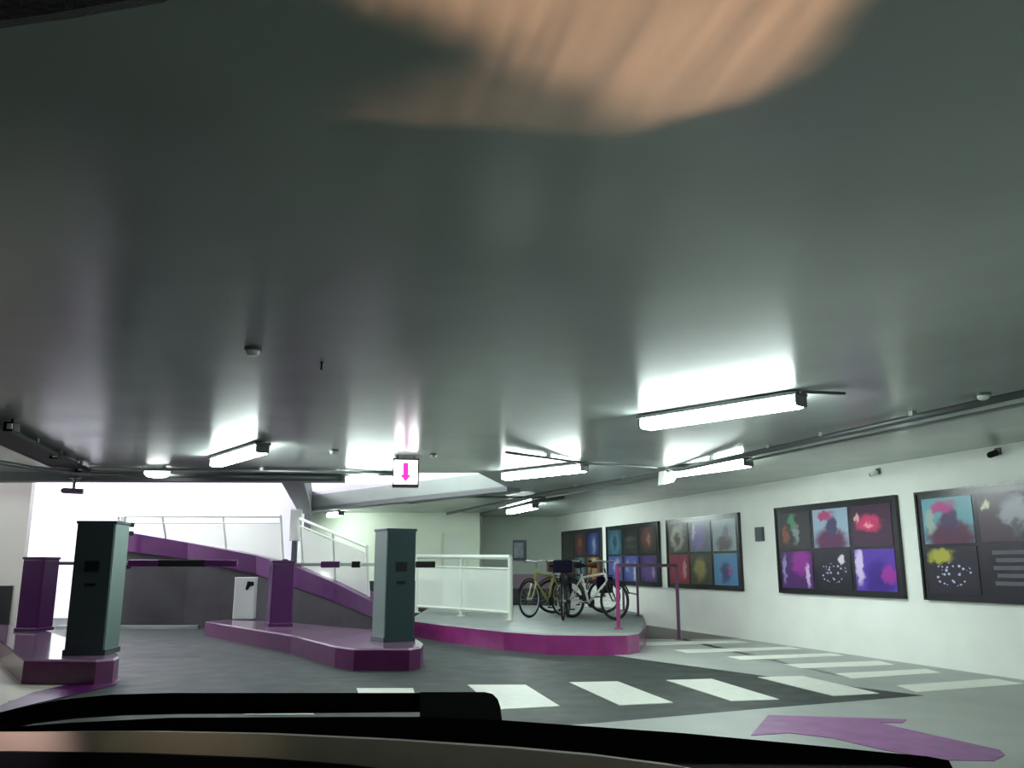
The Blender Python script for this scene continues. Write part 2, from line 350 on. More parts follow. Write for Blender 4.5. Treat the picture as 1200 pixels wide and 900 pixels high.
# ------------------------------------------------------------------ pillars and barriers
def pillar(label, u0, u1, vb, vt, Yd, depth, rz, mats, left=True, zb=.25):
    a = G((u0 + u1) / 2, vb, zb); wd = (u1 - u0) / F * a.y * 1.02
    ht = AY((u0 + u1) / 2, vt, a.y).z - zb
    t = thing('ticket_pillar', label, 'ticket machine', (a.x, a.y + depth / 2 * math.cos(rz), zb), rz, 'tall dark ticket pillars')
    MB().box((0, 0, ht / 2), (wd, depth, ht), bev=.012).build('body', mats[1], t)
    MB().box((0.0, -depth / 2 - .004, ht / 2), (wd * .94, .02, ht * .97), bev=.006).build('front_panel', mats[0], t)
    MB().box((0, 0, ht - .01), (wd + .02, depth + .02, .035), bev=.008).build('top_cap', mats[0], t)
    MB().box((0, 0, .03), (wd + .03, depth + .03, .06), bev=.008).build('base_plinth', mats[0], t)
    MB().box((0, -depth / 2 - .016, ht * .66), (.16, .012, .12), bev=.004).build('display', 'black', t)
    MB().box((0, -depth / 2 - .016, ht * .52), (.12, .014, .035), bev=.004).build('ticket_slot', 'black', t)
    return t
pillar('tall slate ticket pillar on the left kerb island, in front of the bright ramp wall', 75, 118, 768, 611, 0, .42, math.radians(4), ('slate', 'slate_l'))
pillar('tall dark green ticket pillar on the middle kerb island, left of the white railing', 440, 476, 752, 620, 0, .40, math.radians(32), ('slate_d', 'slate_l'))

def barrier(label, u, vb, vt, rz, arm_to, zarm, segs, size=.36):
    a = G(u, vb, .25); ht = AY(u, vt, a.y).z - .25
    t = thing('barrier_gate', label, 'barrier', (a.x, a.y + size / 2, .25), rz, 'purple lane barriers')
    MB().box((0, 0, ht / 2), (size, size, ht), bev=.025).build('housing', 'purple', t)
    MB().box((0, 0, ht + .012), (size + .02, size + .02, .04), bev=.012).build('lid', 'purple', t)
    MB().box((0, 0, .025), (size + .03, size + .03, .05), bev=.01).build('base_plate', 'purple', t)
    # arm in world terms turned into the local frame
    inv = (Matrix.Translation(t.location) @ Matrix.Rotation(rz, 4, 'Z')).inverted()
    y = a.y + size + .06
    p0 = inv @ Vector((a.x, y, zarm)); p1 = inv @ Vector((a.x + arm_to, y, zarm))
    arm = MB()
    mid = (p0 + p1) / 2; arm.box(mid, (arm_to, .05, .055), rz=-rz, bev=.01)
    ao = arm.build('barrier_arm', 'steel', t)
    for s0, s1, m in segs:
        q = inv @ Vector((a.x + (s0 + s1) / 2, y, zarm))
        MB().box(q, (s1 - s0, .075, .105), rz=-rz, bev=.015).build('arm_sleeve', m, ao)
    hub = inv @ Vector((a.x, y - .06, zarm)); MB().lathe([(.0, -.05), (.09, -.05), (.09, .05), (0, .05)], c=hub, axis='Y').build('pivot', 'black', t)
    return t
def X(u, Y): return AY(u, 660, Y).x
aL = G(32, 740, .25); yL = aL.y + .4
barrier('purple barrier housing at far left, its long arm crossing the left lane', 32, 740, 655, math.radians(-8), X(278, yL) - aL.x, AY(200, 660, yL).z,
        [(X(150, yL) - aL.x, X(185, yL) - aL.x, 'purple'), (X(185, yL) - aL.x, X(240, yL) - aL.x, 'black'), (X(240, yL) - aL.x, X(278, yL) - aL.x, 'purple')], .36)
aM = G(323, 734, .25); yM = aM.y + .4
barrier('purple barrier housing on the middle island right of the white bin', 323, 734, 659, math.radians(24), X(510, yM) - aM.x, AY(430, 661.5, yM).z,
        [(X(376, yM) - aM.x, X(398, yM) - aM.x, 'purple'), (X(412, yM) - aM.x, X(422, yM) - aM.x, 'black'), (X(487, yM) - aM.x, X(510, yM) - aM.x, 'black')], .36)
# white bin
a = G(283, 726, .25); a.y += .15
t = thing('litter_bin', 'small white upright box with a dark mark on the middle island', 'bin', (a.x, a.y, .25), math.radians(6))
hb = AY(283, 678, a.y - .15).z - .25
MB().box((0, 0, hb / 2), (.37, .28, hb), bev=.02).build('body', 'white', t)
MB().box((0, 0, hb + .008), (.38, .29, .03), bev=.01).build('lid', 'white', t)
MB().hull([(.02, -.143, hb - .2), (.06, -.143, hb - .21), (.10, -.143, hb - .14), (.17, -.143, hb - .13), (.17, -.143, hb - .06), (.05, -.143, hb - .05)],
          [(.02, -.155, hb - .2), (.06, -.155, hb - .21), (.10, -.155, hb - .14), (.17, -.155, hb - .13), (.17, -.155, hb - .06), (.05, -.155, hb - .05)]).build('opening', 'black', t)

# ------------------------------------------------------------------ ramp
path = [(106, 616, 638, 17.9), (140, 622, 645, 17.9), (220, 636, 655, 17.9), (300, 651, 673, 17.6), (345, 664, 688, 16.9), (390, 682, 704, 15.9), (432, 703, 722, 14.9), (462, 716, 733, 14.3)]
tops = [AY(u, a_, Y) for u, a_, b_, Y in path]; bots = [AY(u, b_, Y) for u, a_, b_, Y in path]
def ribbon(tp, bt, th, name, m, parent=None):
    mb = MB(); n = len(tp); R = []
    for i in range(n):
        d = tp[min(i + 1, n - 1)] - tp[max(i - 1, 0)]; d.z = 0; d.normalize(); s = Vector((-d.y, d.x, 0))
        R.append([mb.bm.verts.new(q) for q in (tp[i], tp[i] + s * th, Vector((bt[i].x, bt[i].y, bt[i].z)) + s * th, bt[i])])
    for i in range(n - 1):
        for k in range(4): mb.bm.faces.new((R[i][k], R[i][(k + 1) % 4], R[i + 1][(k + 1) % 4], R[i + 1][k]))
    mb.bm.faces.new(R[0][::-1]); mb.bm.faces.new(R[-1])
    return mb.build(name, m, parent)
rt = thing('vehicle_ramp', 'dark concrete ramp with a sloping purple kerb, rising to the left behind the barriers', 'ramp', (0, 0, 0))
back = [Vector((p.x, p.y + .05, 0.0)) for p in bots]
ribbon([p + Vector((0, .05, 0)) for p in bots], back, .25, 'side_wall', 'concrete', rt)
ribbon(tops, bots, .40, 'kerb', 'purple', rt)
far = [Vector((p.x - .3, max(p.y + 3.1, 20.6 if i < 4 else 0), p.z)) for i, p in enumerate(bots)]
mb = MB()
R = [[mb.bm.verts.new(q) for q in (Vector((b.x, b.y + .3, b.z + .02)), Vector((f.x, f.y, f.z + .02)), Vector((f.x, f.y, f.z - .1)), Vector((b.x, b.y + .3, b.z - .1)))] for b, f in zip(bots, far)]
for i in range(len(R) - 1):
    for k in range(4): mb.bm.faces.new((R[i][k], R[i][(k + 1) % 4], R[i + 1][(k + 1) % 4], R[i + 1][k]))
mb.bm.faces.new(R[0][::-1]); mb.bm.faces.new(R[-1])
mb.build('deck', 'platform', rt)
# railing on the ramp
rr = thing('ramp_railing', 'pale mesh railing standing on the purple kerb of the ramp', 'railing', (0, 0, 0))
def onk(u):
    for i in range(len(path) - 1):
        if path[i][0] <= u <= path[i + 1][0]:
            k = (u - path[i][0]) / (path[i + 1][0] - path[i][0])
            Y = path[i][3] * (1 - k) + path[i + 1][3] * k; v = path[i][1] * (1 - k) + path[i + 1][1] * k
            return AY(u, v, Y) + Vector((0, .2, 0)), Y + .2
def railtop(u, v): p, Y = onk(u); return AY(u, v, Y)
for us, vt in (((138, 190, 261, 329), lambda u: 605 + 0 * u), ((352, 390, 430), lambda u: 608 + (u - 352) * .42)):
    MB().tube([railtop(u, vt(u)) for u in us], .030).build('top_rail', 'cream', rr)
    MB().tube([railtop(u, vt(u) + 8) for u in us], .018).build('middle_rail', 'cream', rr)
    for u in us:
        b, _ = onk(u); tp = railtop(u, vt(u)); MB().tube([b - Vector((0, 0, .02)), tp], .024).build('post', 'steel' if u in (190, 138) else 'cream', rr)
    for ua, ub in zip(us[:-1], us[1:]):
        if ua == 138: continue
        q = [onk(ua + 1)[0] + Vector((0, 0, .04)), onk(ub - 1)[0] + Vector((0, 0, .04)), railtop(ub - 1, vt(ub) + 10), railtop(ua + 1, vt(ua) + 10)]
        MB().hull(q, [p + Vector((0, .015, 0)) for p in q]).build('mesh_panel', 'meshw', rr)
# white box post at the joint
p, Y = onk(341)
t = thing('marker_post', 'white upright box post on the ramp kerb between two railing runs', 'post', (p.x, p.y, p.z - .02))
z0 = AY(341, 634, Y).z - p.z; z1 = AY(341, 597, Y).z - p.z
MB().box((0, 0, (z0 + .02) / 2), (.10, .10, z0 + .04), bev=.01).build('stem', 'pipe', t)
MB().box((0, 0, (z0 + z1) / 2 + .02), (.22, .12, z1 - z0), bev=.02).build('box', 'white', t)
# thin grey gate post beside the left ticket pillar
g0 = AY(136, 700, 17.5); g1 = AY(136, 605, 17.5)
t = thing('gate_post', 'thin pale metal post with two dark brackets, just right of the left ticket pillar', 'post', (g0.x, 17.5, 0))
MB().box((0, 0, g1.z / 2), (.09, .09, g1.z), bev=.01).build('post', 'steel', t)
for v in (615, 625, 664): MB().box((.13, 0, AY(136, v, 17.5).z), (.18, .1, .09), bev=.015).build('bracket', 'black', t)
# low pale kerb line at the foot of the ramp wall
o = MB().prism([(-9.0, 17.45), (-6.2, 17.45), (-6.2, 17.6), (-9.0, 17.6)], 0, .06).build('kerb_strip', 'platform'); o['label'] = 'thin pale kerb line at the foot of the dark ramp wall'; o['category'] = 'kerb'

# ------------------------------------------------------------------ white mesh railing on the platform
pb = [G(488, 718, .28), G(540, 722, .28), G(598, 727, .28)]
t = thing('mesh_railing', 'white framed mesh railing standing on the platform left of the bikes', 'railing', (pb[0].x, pb[0].y, .28))
O = Vector(t.location)
tp = [AY(488, 652, pb[0].y), AY(540, 652.5, pb[1].y), AY(598, 653, pb[2].y)]
tp[1] = Vector((pb[1].x, pb[1].y, (tp[0].z + tp[2].z) / 2)); 
for b, q, r in zip(pb, tp, (.035, .028, .045)):
    po = MB().tube([b - O, Vector((b.x, b.y, q.z)) - O], r).build('post', 'cream', t)
    MB().box((b - O) + Vector((0, 0, .01)), (.14, .14, .02)).build('foot_plate', 'cream', po)
def lerp(a, b, k): return a + (b - a) * k
def lvl(z): return [Vector((b.x, b.y, z(b, q))) - O for b, q in zip(pb, tp)]
top = [Vector((b.x, b.y, q.z)) - O for b, q in zip(pb, tp)]
MB().tube(top, .045).build('top_rail', 'cream', t)
MB().tube([p - Vector((0, 0, .2)) for p in top], .018).build('middle_rail', 'cream', t)
bot = [b - O + Vector((0, 0, .13)) for b in pb]
MB().tube(bot, .028).build('bottom_rail', 'cream', t)
for i in (0, 1):
    q = [bot[i], bot[i + 1], top[i + 1] - Vector((0, 0, .2)), top[i] - Vector((0, 0, .2))]
    q = [v - Vector((0, .005, 0)) for v in q]
    MB().hull(q, [v + Vector((0, .012, 0)) for v in q]).build('mesh_panel', 'meshw', t)

# ------------------------------------------------------------------ purple posts by the bikes
def hoop(label, pts, r, m, bars=(), far=None):
    far = far or m
    O = Vector(pts[0]); t = thing('cycle_rail', label, 'cycle rail', O, 0, 'purple tubular rails by the bikes')
    for i, nm in ((0, 'post'), (2, 'post')):
        a, b = (pts[0], pts[1]) if i == 0 else (pts[3], pts[2])
        MB().tube([Vector(a) - O, Vector(b) - O], r).build('post', m if i == 0 else far, t)
        MB().lathe([(.07, 0), (.07, .012), (0.02, .013)], c=Vector(a) - O).build('foot_plate', m, t)
    MB().tube([Vector(pts[1]) - O, Vector(pts[2]) - O], r * .9).build('top_bar', far, t)
    for z in bars:
        MB().tube([Vector((pts[0][0], pts[0][1], z)) - O, Vector((pts[3][0], pts[3][1], z)) - O], r * .7).build('lower_bar', m, t)
    return t
def up(p, z): return Vector((p.x, p.y, z))
M['postmag'] = mat('magenta tube paint', (0.26, 0.03, 0.14), 0.35)
M['postpur'] = mat('dull purple tube paint', (0.10, 0.04, 0.09), 0.4)
A = G(725, 737, .28); Bp = G(796, 750, 0)
hoop('magenta tube rail before the right-hand bike, its top bar running right', [A, up(A, 1.22), up(Bp, 1.22), Bp], .030, 'postmag', far='postpur')
A = G(748, 722, .28); Bp = G(731, 716, .28)
hoop('dull purple hoop rail behind the right-hand bike wheel', [A, up(A, 1.22), up(Bp, 1.22), Bp], .024, 'postpur', bars=(.68,))

# ------------------------------------------------------------------ bikes
def wheel(parent, x, R=.335, rimm='steel'):
    t = MB().torus((x, 0, R), R - .018, .019).build('tyre', 'blackg', None, True)
    wroot = t; wroot.name = 'wheel'; wroot.parent = parent
    MB().torus((x, 0, R), R - .045, .010).build('rim', rimm, wroot, True)
    sp = MB()
    for k in range(16):
        a = 2 * PI * k / 16
        sp.tube([(x, .02 * (-1) ** k, R), (x + (R - .05) * math.cos(a), 0, R + (R - .05) * math.sin(a))], .0022, 4)
    sp.build('spokes', 'steel', wroot)
    MB().lathe([(.0, -.05), (.025, -.05), (.018, 0), (.025, .05), (0, .05)], c=(x, 0, R), axis='Y', seg=10).build('hub', 'steel', wroot)
def bike(label, P0, P1, fm, forkm, rimm='steel', basket=None, saddle='black', rack=None, lean=0):
    # P0: front wheel foot, P1: rear wheel foot direction
    d = (P1 - P0); d.z = 0; rz = math.atan2(-d.y, -d.x)
    mid = P0 + d.normalized() * .52
    t = thing('bicycle', label, 'bicycle', (mid.x, mid.y, P0.z), rz, 'parked bicycles')
    t.rotation_euler = (lean, 0, rz)
    wheel(t, .53, rimm=rimm); wheel(t, -.52, rimm=rimm)
    bb = (-.09, 0, .28); st = (-.24, 0, .72); ht = (.33, 0, .80); hb = (.37, 0, .66); rx = (-.52, 0, .335)
    f = MB()
    f.tube([bb, (-.25, 0, .78)], .020); f.tube([bb, hb], .024); f.tube([st, ht], .020); f.tube([ht, hb], .024)
    for s in (-.045, .045):
        f.tube([(bb[0], s * .6, bb[2]), (rx[0], s, rx[2])], .012); f.tube([(st[0], s * .4, st[2]), (rx[0], s, rx[2])], .011)
    f.build('frame', fm, t, True)
    fk = MB(); fk.tube([(.31, 0, .88), (.385, 0, .62)], .018)
    for s in (-.05, .05): fk.tube([(.38, s * .5, .64), (.395, s, .60), (.47, s, .44), (.53, s, .335)], [.02, .018, .015, .011])
    fk.build('fork', forkm, t, True)
    h = MB(); h.tube([(.31, 0, .86), (.30, 0, .98), (.36, 0, 1.0)], .014)
    h.tube([(.28, -.29, 1.01), (.34, -.15, 1.02), (.37, 0, 1.0), (.34, .15, 1.02), (.28, .29, 1.01)], .013)
    ho = h.build('handlebar', 'steel', t, True)
    for s in (-1, 1): MB().tube([(.28, s * .29, 1.01), (.22, s * .31, 1.005)], .018).build('grip', 'black', ho, True)
    sd = MB(); sd.tube([(-.25, 0, .76), (-.28, 0, .90)], .013)
    sd.tube([(-.12, 0, .93), (-.2, 0, .935), (-.30, 0, .945), (-.38, 0, .95)], [.015, .03, .06, .065])
    sd.build('saddle', saddle, t, True)
    cr = MB(); cr.lathe([(.0, .06), (.09, .06), (.09, .066), (0, .066)], c=bb, axis='Y', seg=20)
    cr.tube([(bb[0], .08, bb[2]), (bb[0] + .12, .08, bb[2] - .11)], .009); cr.tube([(bb[0], -.08, bb[2]), (bb[0] - .12, -.08, bb[2] + .11)], .009)
    cr.tube([(bb[0], -.08, bb[2]), (bb[0], .08, bb[2])], .015)
    co = cr.build('crank', 'blackg', t)
    MB().box((bb[0] + .12, .13, bb[2] - .11), (.09, .08, .02)).build('pedal', 'black', co)
    MB().box((bb[0] - .12, -.13, bb[2] + .11), (.09, .08, .02)).build('pedal', 'black', co)
    for s, x in ((1, .53), (-1, -.52)):
        mg = MB(); aa = [math.radians(g_) for g_ in range(20, 161, 14)]
        mg.tube([(x + .362 * math.cos(q), 0, .335 + .362 * math.sin(q)) for q in aa], .013, 6); mg.build('mudguard', 'black', t, True)
    if saddle == 'tan' or basket == 'tan' or rack:
        rk = MB(); rk.box((-.52, 0, .74), (.36, .13, .015)); 
        for sgn in (-.06, .06): rk.tube([(-.60, sgn, .74), (-.52, sgn, .36)], .007, 6)
        ro = rk.build('rear_rack', 'black', t)
        if rack: MB().box((-.52, .11, .56), (.32, .10, .32), bev=.03).build('pannier', rack, ro)
    if basket:
        k = MB(); k.box((.50, 0, .92), (.26, .32, .22), bev=.03); k.build('front_bag', basket, t)
    return t
M['yellow'] = mat('yellow bike paint', (0.42, 0.40, 0.10), 0.35)
M['forkc'] = mat('pale yellow fork', (0.55, 0.55, 0.30), 0.35)
M['whitef'] = mat('white bike paint', (0.75, 0.75, 0.72), 0.3)
M['blackf'] = mat('black bike paint', (0.015, 0.014, 0.02), 0.3)
M['navy'] = mat('navy bag cloth', (0.008, 0.008, 0.02), 0.9, spec=.1)
M['tan'] = mat('brown leather', (0.10, 0.04, 0.025), 0.6)
M['rimw'] = mat('pale rim', (0.5, 0.5, 0.6), 0.35)
M['redf'] = mat('dark red bike paint', (0.12, 0.02, 0.04), 0.35)
pz = .284
def PF(u, v): return G(u, v, pz)
def bk(label, u, v, d, *a):
    p = PF(u, v); return bike(label, p, p + Vector((d[0], d[1], 0)), *a)
bk('bicycle with yellow frame and pale fork, leftmost of the row beside the white railing', 621, 724, (.60, .80), 'yellow', 'forkc', 'rimw', None, 'black', 'navy')
bk('black bicycle with navy front bag, just right of the yellow one', 660, 727.5, (.14, .98), 'blackf', 'blackf', 'blackg', 'navy')
bk('dark red bicycle with brown saddle and bag, behind the others in the parked row', 648, 718.8, (1, .05), 'redf', 'blackf', 'blackg', 'tan', 'tan', 'navy')
bk('black and white bicycle at right end of the row, big wheel behind the magenta post', 720, 727, (-.66, .74), 'whitef', 'blackf', 'blackg', None, 'black', None)

# ------------------------------------------------------------------ posters
def photo_mat(name, base, blobs, speck=None):
    m = D.materials.new(name); m.use_nodes = True; nt = m.node_tree; b = nt.nodes['Principled BSDF']
    b.inputs['Roughness'].default_value = .28
    tc = nt.nodes.new('ShaderNodeTexCoord'); sp = nt.nodes.new('ShaderNodeSeparateXYZ'); nt.links.new(tc.outputs['Generated'], sp.inputs[0])
    nz = nt.nodes.new('ShaderNodeTexNoise'); nz.inputs['Scale'].default_value = 5; nz.inputs['Detail'].default_value = 3
    nt.links.new(tc.outputs['Generated'], nz.inputs['Vector'])
    def mth(op, a, b_=None):
        n = nt.nodes.new('ShaderNodeMath'); n.operation = op
        for i, v in enumerate((a, b_)):
            if v is None: continue
            if isinstance(v, (int, float)): n.inputs[i].default_value = v
            else: nt.links.new(v, n.inputs[i])
        return n.outputs[0]
    cur = None
    nx = mth('MULTIPLY', mth('SUBTRACT', nz.outputs['Fac'], .5), .35)
    for cx, cy, rx, ry, col in blobs:
        dx = mth('DIVIDE', mth('ADD', mth('SUBTRACT', sp.outputs[0], cx), nx), rx)
        dy = mth('DIVIDE', mth('ADD', mth('SUBTRACT', sp.outputs[2], cy), nx), ry)
        dist = mth('SQRT', mth('ADD', mth('MULTIPLY', dx, dx), mth('MULTIPLY', dy, dy)))
        mr = nt.nodes.new('ShaderNodeMapRange'); mr.interpolation_type = 'SMOOTHSTEP'
        mr.inputs['From Min'].default_value = .55; mr.inputs['From Max'].default_value = 1.15; mr.inputs['To Min'].default_value = 1; mr.inputs['To Max'].default_value = 0
        nt.links.new(dist, mr.inputs['Value'])
        mx = nt.nodes.new('ShaderNodeMix'); mx.data_type = 'RGBA'
        nt.links.new(mr.outputs[0], mx.inputs[0])
        if cur is None: mx.inputs[6].default_value = (*base, 1)
        else: nt.links.new(cur, mx.inputs[6])
        mx.inputs[7].default_value = (*col, 1); cur = mx.outputs[2]
    if speck:
        v = nt.nodes.new('ShaderNodeTexVoronoi'); v.inputs['Scale'].default_value = 11; nt.links.new(tc.outputs['Generated'], v.inputs['Vector'])
        f = mth('LESS_THAN', v.outputs['Distance'], .30)
        dx = mth('SUBTRACT', sp.outputs[0], .5); dy = mth('SUBTRACT', sp.outputs[2], .42)
        g_ = mth('LESS_THAN', mth('ADD', mth('MULTIPLY', dx, dx), mth('MULTIPLY', mth('MULTIPLY', dy, dy), 2.6)), .16)
        mx = nt.nodes.new('ShaderNodeMix'); mx.data_type = 'RGBA'; nt.links.new(mth('MULTIPLY', f, g_), mx.inputs[0])
        if cur is None: mx.inputs[6].default_value = (*base, 1)
        else: nt.links.new(cur, mx.inputs[6])
        mx.inputs[7].default_value = (*speck, 1); cur = mx.outputs[2]
    if cur is None: b.inputs['Base Color'].default_value = (*base, 1)
    else: nt.links.new(cur, b.inputs['Base Color'])
    return m
K = (.02, .02, .03); DK = (.05, .03, .05)
PH = {
 1: [((.05, .05, .03), [(.5, .5, .3, .4, (.09, .05, .03))], None), (DK, [(.45, .5, .35, .5, (.35, .05, .03)), (.5, .6, .12, .2, (.6, .3, .25))], None), ((.01, .03, .15), [(.5, .5, .4, .5, (.03, .10, .5)), (.6, .4, .15, .4, (.4, .6, .8))], None),
     (K, [(.5, .5, .3, .4, (.06, .05, .04))], None), ((.03, .10, .10), [(.5, .5, .35, .6, (.30, .50, .50))], None), ((.20, .05, .02), [(.45, .5, .4, .5, (.75, .40, .08)), (.5, .8, .2, .15, (.9, .7, .3))], None)],
 2: [((.02, .08, .12), [(.5, .45, .45, .5, (.08, .30, .45)), (.5, .5, .18, .35, (.02, .05, .1))], None), (K, [(.5, .6, .4, .1, (.10, .13, .12)), (.5, .3, .4, .08, (.10, .10, .05))], None), (K, [(.45, .55, .4, .45, (.25, .04, .04)), (.55, .5, .1, .3, (.6, .3, .25))], None),
     ((.05, .08, .35), [(.6, .6, .3, .3, (.40, .50, .85))], None), ((.03, .05, .25), [(.5, .5, .45, .6, (.10, .12, .60)), (.75, .4, .1, .4, (.6, .8, .9)), (.25, .6, .1, .3, (.3, .5, .7))], None), ((.06, .02, .20), [(.5, .45, .45, .5, (.20, .06, .42)), (.8, .4, .1, .3, (.6, .4, .7))], None)],
 3: [((.05, .05, .05), [(.45, .5, .4, .45, (.50, .45, .38)), (.45, .45, .2, .3, (.09, .06, .05))], None), ((.16, .16, .24), [(.4, .5, .4, .45, (.25, .20, .50)), (.2, .7, .1, .3, (.6, .6, .7))], None), ((.32, .40, .44), [(.5, .25, .4, .3, (.13, .10, .12)), (.6, .6, .15, .25, (.2, .2, .25))], None),
     ((.28, .015, .05), [(.4, .4, .3, .4, (.40, .03, .09)), (.8, .5, .1, .4, (.6, .3, .35))], None), ((.05, .05, .03), [(.45, .5, .32, .4, (.32, .27, .09))], None), ((.10, .28, .50), [(.5, .4, .25, .35, (.05, .07, .18)), (.7, .5, .1, .2, (.4, .1, .3))], None)],
 4: [((.035, .035, .04), [(.2, .4, .12, .3, (.25, .08, .05)), (.42, .75, .14, .22, (.08, .30, .14)), (.55, .4, .12, .3, (.25, .30, .28))], None), ((.33, .44, .56), [(.5, .15, .55, .42, (.12, .03, .09)), (.55, .55, .2, .3, (.06, .05, .14)), (.35, .82, .25, .14, (.42, .06, .18))], None), ((.06, .025, .055), [(.45, .55, .35, .25, (.60, .04, .14)), (.45, .52, .13, .1, (.9, .3, .4)), (.15, .7, .07, .12, (.7, .4, .4))], None),
     ((.08, .02, .14), [(.65, .7, .35, .4, (.32, .03, .32)), (.1, .5, .07, .4, (.35, .3, .6)), (.85, .35, .08, .35, (.7, .5, .8))], None), (K, [(.75, .75, .12, .1, (.8, .7, .8))], (.55, .52, .75)), ((.10, .04, .40), [(.6, .3, .4, .5, (.05, .02, .25)), (.12, .6, .12, .5, (.70, .55, .85)), (.85, .4, .2, .25, (.35, .03, .35))], None)],
 5: [((.16, .42, .50), [(.55, .15, .6, .42, (.12, .03, .07)), (.55, .5, .22, .35, (.07, .04, .12)), (.4, .78, .28, .15, (.50, .06, .28)), (.15, .5, .12, .3, (.4, .5, .45))], None), ((.07, .035, .055), [(.65, .55, .3, .35, (.40, .40, .48)), (.15, .75, .08, .1, (.8, .8, .6)), (.65, .3, .13, .2, (.1, .1, .13))], None), ((.06, .03, .05), [(.5, .5, .4, .3, (.40, .20, .20))], None),
     (K, [(.28, .8, .28, .18, (.50, .48, .06))], (.60, .58, .80)), ((.055, .04, .06), [], None), ((.055, .04, .06), [(.5, .5, .3, .2, (.1, .08, .1))], None)]}
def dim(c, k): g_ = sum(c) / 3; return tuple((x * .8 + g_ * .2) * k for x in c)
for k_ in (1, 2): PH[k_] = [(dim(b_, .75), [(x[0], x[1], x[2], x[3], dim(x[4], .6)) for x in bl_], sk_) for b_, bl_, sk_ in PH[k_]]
spans = {1: (11.5, 8.82), 2: (8.46, 5.76), 3: (5.38, 2.69), 4: (1.58, -1.13), 5: (-1.50, -4.2)}
plab = {1: 'farthest black poster panel on the right wall, behind the black bicycle', 2: 'poster panel with blue photos behind the purple rails, second from the back corner',
        3: 'middle poster panel with red and sky blue photos, washed by ceiling glare', 4: 'poster panel with violet lower photos, right of the small dark plate', 5: 'nearest poster panel, cut by the right edge, with pale text block'}
for k, (s0, s1) in spans.items():
    W_ = s0 - s1; z0, z1 = .80, 2.115; Hh = z1 - z0
    c = WP((s0 + s1) / 2, z0, 0)
    t = thing('poster_panel', plab[k], 'poster', c, RZW, 'photo poster panels on the right wall')
    MB().box((0, -.02, Hh / 2), (W_, .04, Hh), bev=.006).build('board', 'board', t)
    fr = MB()
    for x, zc, sx, sz in ((0, Hh - .012, W_ + .03, .03), (0, .012, W_ + .03, .03), (-W_ / 2, Hh / 2, .03, Hh), (W_ / 2, Hh / 2, .03, Hh)): fr.box((x, -.028, zc), (sx, .056, sz))
    fr.build('frame', 'board', t)
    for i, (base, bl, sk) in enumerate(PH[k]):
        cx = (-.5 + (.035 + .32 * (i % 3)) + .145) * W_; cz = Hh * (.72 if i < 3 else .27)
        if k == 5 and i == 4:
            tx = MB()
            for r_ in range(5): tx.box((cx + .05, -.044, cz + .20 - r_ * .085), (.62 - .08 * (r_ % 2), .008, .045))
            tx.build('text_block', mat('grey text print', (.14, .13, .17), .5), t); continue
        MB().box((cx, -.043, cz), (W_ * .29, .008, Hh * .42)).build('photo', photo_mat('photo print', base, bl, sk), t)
t = thing('wall_plate', 'small dark square plate on the right wall between two poster panels', 'sign', WP(2.1, 1.61, 0), RZW)
MB().box((0, -.015, .115), (.24, .03, .23), bev=.006).build('plate', 'slate', t)
MB().box((0, -.033, .115), (.19, .006, .18), bev=.002).build('panel', 'slate_d', t)
# framed notice on the shaded back wall
q0 = AY(601, 657, corner.y); q1 = AY(617, 633, corner.y)
t = thing('notice_sign', 'small navy framed notice on the shaded back wall above the bikes', 'sign', ((q0.x + q1.x) / 2, corner.y, q0.z))
M['nfr'] = mat('navy frame', (.02, .03, .07), .4); M['nface'] = mat('pale notice', (.30, .36, .42), .5, noise=.4, nscale=12)
MB().box((0, -.02, (q1.z - q0.z) / 2), (q1.x - q0.x, .04, q1.z - q0.z), bev=.005).build('frame', 'nfr', t)
MB().box((-.03, -.043, (q1.z - q0.z) / 2), (.26, .008, .40)).build('notice_face', 'nface', t)

# ------------------------------------------------------------------ ceiling lights
def tube_light(label, p, q, w_=.15, h_=.095, zc=2.55, cut=0.0):
    c = (p + q) / 2; L = (q - p).length; rz = math.atan2((q - p).y, (q - p).x)
    t = thing('fluorescent_light', label, 'ceiling light', (c.x, c.y, zc), rz, 'fluorescent ceiling lights')
    drop = zc - c.z
    hz = drop - h_ / 2
    hb_ = MB().box((0, 0, -hz + .014), (L + .05, w_ * 1.25, .028), bev=.006)
    for s in (-1, 1): hb_.box((s * L * .3, 0, -(hz - .02) / 2), (.06, .05, hz - .02))
    hb_.build('housing', 'fixture', t)
    MB().box((0, 0, -drop), (L, w_, h_), bev=.028).build('diffuser', 'tube', t, True)
    for s in (-1, 1): MB().box((s * (L / 2 + .012), 0, -drop + .005), (.025, w_ * 1.02, h_ * .9), bev=.008).build('end_cap', 'fixture', t)
ZT = 2.46
tube_light('large bright fluorescent light nearest the camera at right of the ceiling', G(756, 498, ZT), G(937, 471, ZT))
tube_light('long fluorescent light over the white railing, middle of the ceiling', G(592, 559, ZT), G(684, 549, ZT))
tube_light('fluorescent light beside the ceiling conduit, next to the flood lamp', G(790, 555, ZT), G(876, 543, ZT))
tube_light('short slanted fluorescent light at left above the ramp wall', G(253, 543, ZT), G(307, 527, ZT))
tube_light('fluorescent light fixed on the beam edge just left of the arrow sign', G(406, 562.5, ZT - .03), G(462, 562.5, ZT - .03))
tube_light('small far fluorescent light above the bikes by the back wall', G(597, 600, ZT), G(627, 593.5, ZT), .16, .1)
a = AY(386, 611, 21.3); b = AY(399, 607, 20.8); a.z = b.z = 2.44
tube_light('tiny far fluorescent light under the low ceiling left of the middle pillar', a, b, .16, .1)
c = G(184, 557, 2.45)
t = thing('bulkhead_lamp', 'round white bulkhead lamp under the beam above the left ticket pillar', 'ceiling light', (c.x, c.y, 2.55))
